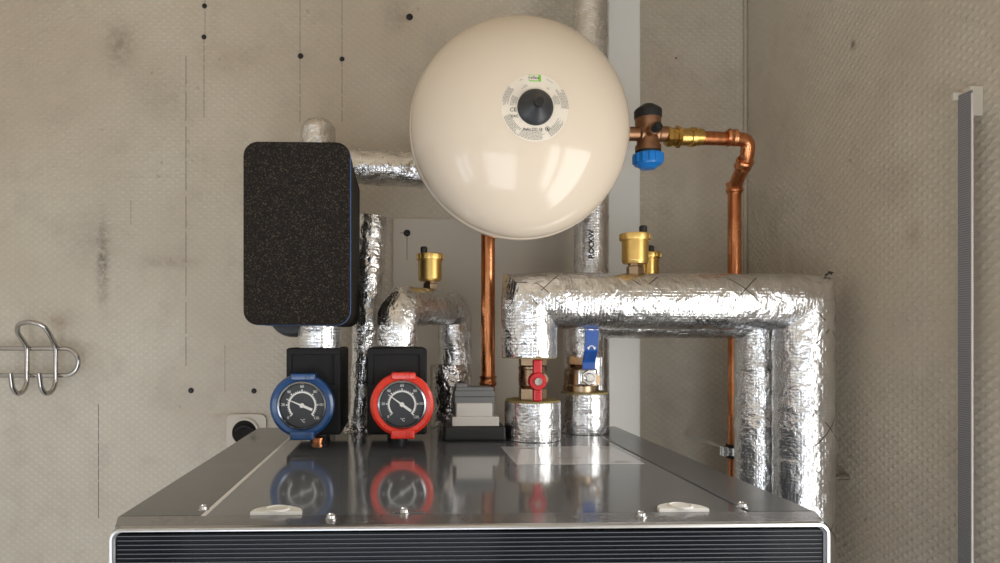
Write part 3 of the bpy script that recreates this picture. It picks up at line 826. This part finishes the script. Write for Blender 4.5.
obj('nut', bm, CHROME, bv)['label'] = 'chrome hexagon nut'
# lever: a strip with a joggle, in front of the valve and rising under the thick pipe
lp = [P(588.5, 369, 1.046), P(589, 360, 1.043), P(591, 351, 1.022), P(592, 330, 1.022)]
lp = smooth_path(lp, .005, .002)
bm = bmesh.new(); rows = []
for i, q in enumerate(lp):
    t = (lp[min(i + 1, len(lp) - 1)] - lp[max(i - 1, 0)]).normalized(); nn = Vector((1, 0, 0)).cross(t).normalized(); w = .0100
    rows.append([bm.verts.new(q + Vector((sx * w, 0, 0)) + nn * sn) for sx, sn in ((-1, -.0014), (-.85, -.0022), (.85, -.0022), (1, -.0014), (1, .0014), (-1, .0014))])
for A_, B_ in zip(rows, rows[1:]):
    for j in range(6): bm.faces.new((A_[j], A_[(j + 1) % 6], B_[(j + 1) % 6], B_[j]))
bm.faces.new(rows[0]); bm.faces.new(list(reversed(rows[-1])))
bh = obj('lever_handle', bm, BLUEH, bv); bh['label'] = 'blue lever handle'
# double arrow mark on the lever
q = lp[int(len(lp) * .72)]
bm = bmesh.new(); o = (q.x, q.z - .001)
ring(bm, .0042, .0052, o, q.y - .0030, q.y - .0015, 12, math.radians(30), math.radians(150))
for s in (1, -1): prism(bm, [(o[0] + s * .0046, o[1] - .0015), (o[0] + s * .0068, o[1] + .0026), (o[0] + s * .0025, o[1] + .0026)][::s], q.y - .0030, q.y - .0015)
obj('arrow_mark', bm, INK, bh, smooth=False)

# ------------------------------------------------------------------ automatic air vents
def vent(px, Y, pyb, k, capdx, mat, label):
    x = XY(px, Y); z0 = Zat(pyb, Y, px)
    root = thing('air_vent', label, 'air vent', (x, Y, z0), 'brass automatic air vents')
    bm = bmesh.new()
    lathe(bm, [(.0125 * k, -.006), (.0135 * k, -.004), (.0135 * k, .0095 * k), (.0125 * k, .0105 * k), (.0105 * k, .0112 * k), (.0105 * k, .014 * k)], (x, Y, z0), n=6)
    obj('neck', bm, BRASSP, root, angle=25)
    H0 = .014 * k
    obj('float_body', lathe(bmesh.new(), [(.0135 * k, H0), (.0185 * k, H0 + .0006), (.0196 * k, H0 + .003 * k), (.0206 * k, H0 + .0045 * k), (.0206 * k, H0 + .006 * k), (.0207 * k, H0 + .030 * k), (.0207 * k, H0 + .040 * k)], (x, Y, z0), n=48), mat, root)
    bm = bmesh.new(); H1 = H0 + .0385 * k
    lathe(bm, [(.0232 * k, H1 - .001 * k), (.0243 * k, H1 + .0005 * k), (.0245 * k, H1 + .0085 * k), (.0238 * k, H1 + .0100 * k), (.020 * k, H1 + .0106 * k), (0, H1 + .011 * k)], (x, Y, z0), n=48)
    for j in range(16):     # shallow grip notches
        an = 2 * PI * j / 16
        rbox(bm, (x + .0236 * k * math.cos(an) - .0008, Y + .0236 * k * math.sin(an) - .0008, z0 + H1 + .001 * k), (x + .0236 * k * math.cos(an) + .0008, Y + .0236 * k * math.sin(an) + .0008, z0 + H1 + .008 * k))
    obj('lid', bm, mat, root)
    bm = bmesh.new(); x2 = x + capdx * k
    lathe(bm, [(.005 * k, H1 + .011 * k), (.006 * k, H1 + .013 * k), (.0063 * k, H1 + .020 * k), (.0045 * k, H1 + .0225 * k), (0, H1 + .0228 * k)], (x2, Y - .006 * k, z0), n=20)
    obj('vent_cap', bm, RUBBER, root)['label'] = 'black screw cap'
BRASSY = simple('golden_brass', (.74, .50, .17), .38, 1., nscale=50, noise_amt=.1)
vent(635, MY, 273, .955, .011, BRASSY, 'brass air vent on top of the thick foil pipe, front one of the pair')
vent(647.5, SY, 286, .88, .004, BRASS, 'brass air vent half hidden behind the larger front one')
vent(430, 1.09, 289.5, .92, -.011, BRASSY, 'brass air vent on the small elbow pipe in front of the smooth board')

# ------------------------------------------------------------------ expansion vessel
VY = .975; vc = P(521.2, 127.2, VY); VR = .1622
ves = thing('expansion_vessel', 'large round cream expansion tank mounted on the back wall', 'tank', (vc.x, VY, vc.z - VR))
def dome(r):        # front surface: y in front of the rim plane for a radius r
    t = min(1., r / (VR - .001)); return .086 * (1 - t ** 2.25) ** .60
bm = bmesh.new(); prof = []
K = 46
for k in range(K + 1):
    r = (VR - .001) * math.sin(PI / 2 * k / K); prof.append((r, -dome(r)))
prof += [(VR - .001, .006), (VR + .0004, .008)]
lathe(bm, prof, (vc.x, VY, vc.z), (0, 1, 0), 128)
obj('front_shell', bm, ENAMEL, ves, angle=60)
bm = bmesh.new()
lathe(bm, [(VR - .001, .007), (VR + .0009, .0095), (VR + .0009, .020), (VR - .0005, .023), (VR - .001, .028), (VR - .006, .050), (VR - .020, .085), (VR - .045, .120), (VR - .085, .150), (.045, .168), (0, .172)], (vc.x, VY, vc.z), (0, 1, 0), 128)
obj('rear_shell', bm, ENAMEL, ves, angle=60)
bm = bmesh.new(); rbox(bm, (vc.x - .05, VY + .16, vc.z - .02), (vc.x + .05, WY, vc.z + .02), .003)
obj('wall_bracket', bm, WHITEP, ves)
# label ring following the dome
def on_dome(dx, dz, off=.0003):
    r = math.hypot(dx, dz); return Vector((vc.x + dx, VY - dome(r) - off, vc.z + dz))
lc = (0., 0.)
def dome_ring(bm, r0, r1, a0, a1, off, n=60, cx=0., cz=0.):
    full = abs(a1 - a0 - 2 * PI) < 1e-6; k = n if full else n + 1; m = 3; V = []
    for i in range(k):
        a = a0 + (a1 - a0) * i / n
        V.append([bm.verts.new(on_dome(cx + (r0 + (r1 - r0) * j / m) * math.cos(a), cz + (r0 + (r1 - r0) * j / m) * math.sin(a), off)) for j in range(m + 1)])
    for i in range(n):
        for j in range(m): bm.faces.new((V[i][j], V[i][j + 1], V[(i + 1) % k][j + 1], V[(i + 1) % k][j]))
def dome_flat(bm, src, off):
    """bend a flat (x, z) mesh onto the dome"""
    for v in src.verts: v.co = on_dome(v.co.x, v.co.y, off + v.co.z)
    add_bm(bm, src)
def rect(x0, x1, z0, z1, n=8):
    b = bmesh.new(); V = [[b.verts.new((x0 + (x1 - x0) * i / n, z, 0)) for z in (z0, z1)] for i in range(n + 1)]
    for i in range(n): b.faces.new((V[i][0], V[i + 1][0], V[i + 1][1], V[i][1]))
    return b
bm = bmesh.new(); dome_ring(bm, .020, .0455, 0, 2 * PI, .0002, 80); lb = obj('label', bm, LABEL, ves); lb['label'] = 'round silvery label around the plug'
def txt(s, size, x, z, ang=0., depth=.00005):
    t = text_bm(s, size, depth, res=2)
    bmesh.ops.rotate(t, cent=(0, 0, 0), matrix=Matrix.Rotation(ang, 3, 'Z'), verts=t.verts)
    bmesh.ops.translate(t, vec=(x, z, 0), verts=t.verts); return t
bm = bmesh.new()
dome_flat(bm, rect(-.0085, .0080, .0348, .0442), .0004); lg = obj('logo_plate', bm, GREEN, ves); lg['label'] = 'green bordered maker plate'
bm = bmesh.new(); dome_flat(bm, rect(-.0078, .0045, .0362, .0434), .0006); obj('logo_ground', bm, LABEL, lg)
bm = bmesh.new(); dome_flat(bm, txt('reflex', .0064, -.0017, .0398), .0008)
obj('logo_text', bm, BINK, lg, smooth=False)
bm = bmesh.new()
dome_flat(bm, txt('CE', .0075, -.0300, -.0040), .0006); dome_flat(bm, txt('EAC', .0052, -.0275, -.0125), .0006)
dome_flat(bm, txt('Refix DD 18', .0052, -.0035, -.0295), .0006)
dome_ring(bm, .0024, .0031, 0, 2 * PI, .0006, 16, .0165, -.0283); dome_ring(bm, 0.0, .0013, 0, 2 * PI, .0006, 10, .0165, -.0283)
obj('label_text', bm, BINK, lb, smooth=False)
# fine print: concentric short lines in blocks round the ring
bm = bmesh.new(); rr = random.Random(3)
for a0, a1, r0, r1 in ((140, 182, .0370, .0448), (150, 178, .0265, .0345), (-2, 42, .0360, .0448), (8, 36, .0265, .0340), (195, 240, .0345, .0445), (-62, -20, .0340, .0430), (-122, -68, .0315, .0430), (110, 128, .030, .032), (52, 68, .030, .032), (112, 126, .041, .0422), (54, 70, .041, .0422)):
    r = r0
    while r < r1:
        a = a0 + rr.uniform(0, 3)
        e = a1 - rr.uniform(0, 12)
        while a < e:
            w = rr.uniform(2.5, 6); dome_ring(bm, r, r + .0007, math.radians(a), math.radians(min(a + w, e)), .0005, 4); a += w + 1.1
        r += .00175
obj('fine_print', bm, GINK, lb, smooth=False)
yp = VY - dome(0)
bm = bmesh.new()
lathe(bm, [(.0240, .004), (.0245, 0), (.0235, -.003), (.0190, -.006), (.0125, -.012), (.0078, -.016), (.0066, -.018), (0, -.018)], (vc.x, yp, vc.z), (0, 1, 0), 48)
pg = obj('plug', bm, CONE, ves); pg['label'] = 'dark grey conical plug'
obj('plug_knob', lathe(bmesh.new(), [(.0066, -.014), (.0068, -.021), (.0060, -.0235), (0, -.024)], (vc.x, yp, vc.z), (0, 1, 0), 24), BLACKP, pg)
c = P(617, 77, 1.14)
bm = bmesh.new(); rbox(bm, (c.x - .006, 1.135, c.z - .008), (c.x + .003, 1.15, c.z + .006), .002)
obj('hanging_tag', bm, BLUEC, ves)['label'] = 'small blue tag at the tank edge'

ves.rotation_euler = (0, 0, math.radians(2.6))     # it hangs turned a little on its bracket
# ------------------------------------------------------------------ cap valve beside the tank
cy = 1.085; c = P(648, 134, cy)
cv = thing('cap_valve', 'bronze service valve with blue and black caps right of the cream tank', 'valve', (c.x, cy, c.z - .05))
bm = bmesh.new()
lathe(bm, [(.016, -.030), (.0205, -.028), (.0205, -.020), (.0178, -.016), (.0182, .012), (.0205, .016), (.0205, .026), (.015, .028)], c, (0, 0, 1), 36)
lathe(bm, [(.0115, -.050), (.0115, -.016), (.0160, -.014), (.0160, .015), (.0125, .018), (.0125, XY(667, cy) - c.x)], c, (1, 0, 0), 36)
lathe(bm, [(.010, 0), (.010, .022), (.008, .024), (0, .024)], (c.x, cy - .010, c.z), (0, -1, 0), 24)
obj('valve_body', bm, BRASSR, cv)
bm = bmesh.new(); lathe(bm, [(.0200, .024), (.0218, .026), (.0222, .037), (.0205, .040), (.015, .044), (.009, .048), (0, .049)], c, (0, 0, 1), 14); obj('black_cap', bm, RUBBER, cv)['label'] = 'black plastic cap'
bm = bmesh.new(); lathe(bm, [(.0195, -.031), (.0225, -.033), (.0232, -.047), (.0215, -.051), (.016, -.053), (.012, -.057), (0, -.0575)], c, (0, 0, 1), 36)
for j in range(14):
    an = 2 * PI * j / 14; lathe(bm, [(.0022, -.048), (.0026, -.046), (.0026, -.035), (.002, -.033)], (c.x + .0222 * math.cos(an), cy + .0222 * math.sin(an), c.z), n=8)
obj('blue_cap', bm, BLUEC, cv)['label'] = 'blue ribbed cap'
obj('collar', lathe(bmesh.new(), [(.0190, -.033), (.0200, -.0275)], c, (0, 0, 1), 30), RUBBER, cv)
c2 = P(657, 127, cy - .036)
bm = bmesh.new(); lathe(bm, [(.0075, .010), (.0075, -.004), (.0062, -.006), (0, -.006)], (c2.x, c2.y, c2.z), (-.35, .9, -.25), 20); obj('drain_cap', bm, RUBBER, cv)['label'] = 'small black drain cap'
# bracket screw shadows come from the real geometry; union and reducers belong to the copper pipe
zc = P(700, 137.5, cy).z
ex = XY(746, 1.10)
dX = XY(734.5, 1.15)
crp = thing('copper_pipe', 'copper pipe from the bronze valve bending down the right corner', 'pipe', (dX, 1.15, 0))
bm = bmesh.new()
lathe(bm, [(.010, 0), (.0165, .002), (.0165, .010), (.0150, .012), (.0150, .017), (.0185, .018), (.0185, .024), (.013, .026)], (XY(665, cy), cy, zc + .001), (1, 0, 0), 6)
obj('union_nut', bm, BRASS, crp, angle=25)['label'] = 'brass union nut'
bm = bmesh.new(); lathe(bm, [(.0135, 0), (.0140, .016), (.0158, .017), (.0158, .024), (.0138, .025), (.0135, .036), (.0115, .037)], (XY(680, cy) , cy, zc + .0005), (1, 0, 0), 32)
obj('press_adapter', bm, BRASS, crp)
R_ = .0112
path = [(XY(682, cy), cy, zc), (ex, cy + .006, zc - .001), (ex + .001, 1.10, P(746, 160, 1.1).z), (dX, 1.15, P(736, 186, 1.15).z), (dX, 1.15, .02)]
obj('pipe_run', pipe(path, R_, [0, .026, .02, .018, 0], 28, .005), COPPER, crp)
def collar_at(p, d, r, w):
    lathe(cbm, [(r - .001, -w), (r, -w * .8), (r + .0015, -w * .6), (r + .0015, -w * .3), (r, 0), (r, w * .4), (r + .0012, w * .6), (r + .0012, w * .9), (r - .001, w)], p, d, 28)
cbm = bmesh.new(); collar_at((XY(731, cy), cy, zc), (1, 0, 0), .0128, .008)
collar_at(Vector(path[2]) + Vector((-.001, .006, -.004)), Vector(path[3]) - Vector(path[2]), .0128, .009)
collar_at((dX, 1.15, P(735, 188, 1.15).z), (0, 0, 1), .0128, .010)
obj('press_collar', cbm, COPPER, crp)
# clip holding it
cc = P(733, 451, 1.15)
cl = thing('pipe_clip', 'steel pipe clip with black rubber lining on the copper pipe', 'clip', (dX, 1.15, cc.z))
bm = lathe(bmesh.new(), [(.0115, -.010), (.0140, -.012), (.0150, -.006), (.0150, .006), (.0140, .012), (.0115, .010)], (dX, 1.15, cc.z), n=32); obj('rubber_lining', bm, RUBBER, cl)
bm = lathe(bmesh.new(), [(.0150, -.0065), (.0160, -.0065), (.0160, .0065), (.0150, .0065)], (dX, 1.15, cc.z), n=32)
rbox(bm, (dX - .024, 1.143, cc.z - .008), (dX - .014, 1.147, cc.z + .008), .001); rbox(bm, (dX - .024, 1.151, cc.z - .008), (dX - .014, 1.155, cc.z + .008), .001)
lathe(bm, [(.004, 0), (.004, .2)], (dX, 1.15, cc.z), (0, 1, 0), 12)
obj('clip_band', bm, CHROME, cl)
obj('clip_screw', lathe(bmesh.new(), [(.0035, -.004), (.0035, -.001), (.002, -.001), (.002, .014)], (dX - .020, 1.143, cc.z), (0, 1, 0), 12), STEEL, cl)

# copper pipe below the tank
cx_ = XY(488, 1.075)
lp_ = thing('copper_pipe', 'straight copper pipe dropping from under the cream tank', 'pipe', (cx_, 1.075, TOP))
obj('pipe_run', pipe([(cx_, 1.075, vc.z - .11), (cx_, 1.075, TOP)], .0113, 0, 28, .02), COPPER, lp_)
cbm = bmesh.new(); collar_at((cx_, 1.075, Zat(381, 1.075)), (0, 0, 1), .0125, .009); obj('press_collar', cbm, COPPER, lp_)

# ------------------------------------------------------------------ grey and white actuator
ax0, ax1 = XY(444, .995), XY(506, .995)
ac = thing('valve_actuator', 'grey and white motor actuator on a black base, on the cabinet', 'actuator', ((ax0 + ax1) / 2, 1.0, TOP))
b_t = Zat(427, .985)
bm = bmesh.new(); rbox(bm, (ax0, .992, TOP), (ax1, 1.045, b_t), .004, 3); obj('base', bm, BLACKP, ac)
bm = bmesh.new(); rbox(bm, (ax0 - .001, .995, TOP), (ax1 + .001, 1.044, TOP + .006), .002, 2); obj('gasket', bm, RUBBER, ac)
w0, w1 = XY(452, .998), XY(499, .998)
obj('lower_housing', box((w0, .996, b_t - .001), (w1, 1.042, Zat(417.5, .99)), .0012), OFFW, ac)['label'] = 'off-white lower housing'
w0, w1 = XY(456, .995), XY(493, .995)
obj('front_cover', box((w0, .999, Zat(417.5, .99) - .001), (w1, 1.040, Zat(403.5, .995)), .0025), OFFW, ac)['label'] = 'off-white front cover'
w0, w1 = XY(454.5, 1.0), XY(495, 1.0)
bm = bmesh.new(); rbox(bm, (w0, 1.003, Zat(417.5, .99) - .0005), (w1, 1.040, Zat(391, 1.0)), .002, 2)
rbox(bm, (w0 + .002, 1.007, Zat(397, 1.0)), (w1 - .001, 1.038, Zat(387.5, 1.0)), .002, 2)
rbox(bm, (w0 + .003, 1.010, Zat(390, 1.0)), (w0 + .020, 1.034, Zat(384.5, 1.0)), .0015, 2)
hd = obj('motor_housing', bm, GREYP, ac); hd['label'] = 'grey ribbed motor housing'
bm = bmesh.new()
for k in range(5):
    zz = Zat(392 + k * 1.3, 1.0); rbox(bm, (w0 + .005, 1.0055, zz - .0004), (w0 + .013, 1.008, zz + .0004))
rbox(bm, (w0, 1.0022, Zat(397.4, 1.0)), (w1, 1.004, Zat(396.6, 1.0)))
obj('vent_ribs', bm, CONE, hd, smooth=False)

# ------------------------------------------------------------------ chrome coat hooks on the left
hy = WY - .028
def W(px, py, y=hy): return P(px, py, y)
hk = thing('coat_rack', 'chrome wire coat rack with two hooks at the far left of the back wall', 'coat hooks', W(30, 360, WY))
r = .0046
ya, yb_ = 348.5, 375.5
mid = (ya + yb_) / 2; rad = (yb_ - ya) / 2
pts = [W(-70, ya)] + [W(65, ya)] + [W(65 + rad * math.sin(PI * k / 12), mid - rad * math.cos(PI * k / 12)) for k in range(1, 12)] + [W(65, yb_), W(-70, yb_)]
obj('rail', pipe(pts, r, .004, 14, .006), DSTEEL, hk)
f_ = lambda px, py, dy: W(px, py, hy - dy)
obj('hook_loop', pipe([f_(27, 350, .006), f_(26, 345, .010), f_(17, 332, .03), f_(18, 324, .04), f_(30, 321.5, .045), f_(43, 325, .04), f_(49, 333, .03), f_(55, 344, .010), f_(55.8, 350, .006)], r, .012, 14, .003), DSTEEL, hk)['label'] = 'upper double loop'
for dx in (0, 28.7):
    obj('hook', pipe([f_(27 + dx, 345, .007), f_(27 + dx, 383, .007), f_(24 + dx, 391, .014), f_(18 + dx, 394.5, .025), f_(12.5 + dx, 389, .036), f_(10.5 + dx, 373, .042)], r, .012, 14, .003), DSTEEL, hk)
for px in (45, -30):
    a = W(px, ya, hy); 
    obj('wall_fixing', lathe(bmesh.new(), [(.0035, 0), (.0035, .024), (.006, .024), (.006, .028)], a, (0, 1, 0), 14), DSTEEL, hk)

# ------------------------------------------------------------------ roller shutter strap on the right wall
sx = WX - .022
y0_, y1_ = sx / math.tan(math.atan((971.8 - CX) / F) + TH), sx / math.tan(math.atan((957.5 - CX) / F) + TH)
rs = thing('shutter_strap', 'long grey woven roller shutter strap hanging on the right wall', 'strap', (sx, (y0_ + y1_) / 2, .98))
ztop = P(965, 96, (y0_ + y1_) / 2).z
bm = bmesh.new(); rbox(bm, (sx, y0_, 1.1), (sx + .0016, y1_, ztop + .004), .0004, 1)
obj('strap_web', bm, STRAP, rs)
bm = bmesh.new(); rbox(bm, (sx - .0003, y0_ - .0006, 1.1), (sx + .0018, y0_ + .0012, ztop), .0003, 1)
obj('strap_edge', bm, simple('pale_edge', (.62, .57, .55), .6), rs)['label'] = 'pale selvedge of the strap'
gd = thing('strap_guide', 'beige strap guide on the right wall where the grey strap ends', 'strap guide', (WX, (y0_ + y1_) / 2, ztop))
bm = bmesh.new(); rbox(bm, (WX - .016, .789, ztop - .024), (WX, .801, ztop + .012), .0015, 2)
obj('wall_plate', bm, TRIM, gd)
bm = bmesh.new(); rbox(bm, (sx - .005, .800, ztop - .002), (WX - .001, y1_ + .004, ztop + .008), .0015, 2)
obj('guide_lip', bm, TRIM, gd)
bm = bmesh.new(); rbox(bm, (sx - .006, y0_ - .012, .98), (WX, y1_ + .012, 1.14), .008, 4)
obj('strap_winder', bm, OFFW, rs)
# bolt end sticking out of the right wall
zb = P(836, 475, 1.05).z
tag(obj('anchor_bolt', lathe(bmesh.new(), [(0, 0), (.0042, 0), (.0048, .001), (.0048, .050)], (WX - .05, 1.035, zb), (1, 0, 0), 16), DSTEEL), 'grey anchor bolt sticking out of the right wall beside the foil pipe', 'bolt')
# small wire twist at the foil corner
c = P(824.5, 276, MY)
bm = bmesh.new(); random.seed(4)
pts = [Vector((xm1 + .030 + random.uniform(-.008, .008), MY - .012 + random.uniform(-.006, .006), mz + mr_ - .004 + random.uniform(-.002, .009))) for _ in range(9)]
sweep(bm, smooth_path(pts, .003, .001), .0009, 6)
obj('wire_twist', bm, CONE, main)['label'] = 'twisted wire end at the corner'

# ------------------------------------------------------------------ light
def area(name, loc, rot, sx_, sy_, power, col):
    l = bpy.data.lights.new(name, 'AREA'); l.shape = 'RECTANGLE'; l.size = sx_; l.size_y = sy_; l.energy = power; l.color = col
    o = bpy.data.objects.new(name, l); COL.objects.link(o); o.location = loc; o.rotation_euler = rot; return o
area('window_daylight', (WX + .14, (wy0 + wy1) / 2, (wz0 + wz1) / 2), (0, PI / 2, 0), wz1 - wz0, wy1 - wy0, 20, (1., .965, .90))
area('left_fill_light', (WL - .14, (ly0 + ly1) / 2, (lz0 + lz1) / 2), (0, -PI / 2, 0), lz1 - lz0, ly1 - ly0, 8, (.88, .94, 1.))  # added fill through the invented left opening
area('doorway_fill_light', ((dx0 + dx1) / 2, WR - .16, .75), (PI / 2, 0, 0), dx1 - dx0, 1.5, 17, (.90, .95, 1.))  # unseen source behind the camera, added as broad fill
w = bpy.data.worlds.new('world'); S.world = w; w.use_nodes = True
bg = w.node_tree.nodes['Background']; bg.inputs[0].default_value = (.80, .88, 1, 1); bg.inputs[1].default_value = 1.2
S.view_settings.view_transform = 'Standard'; S.view_settings.look = 'None'; S.view_settings.gamma = 1
S.view_settings.use_curve_mapping = False; S.view_settings.exposure = -.10
S.cycles.use_denoising = True
S.cycles.max_bounces = 10
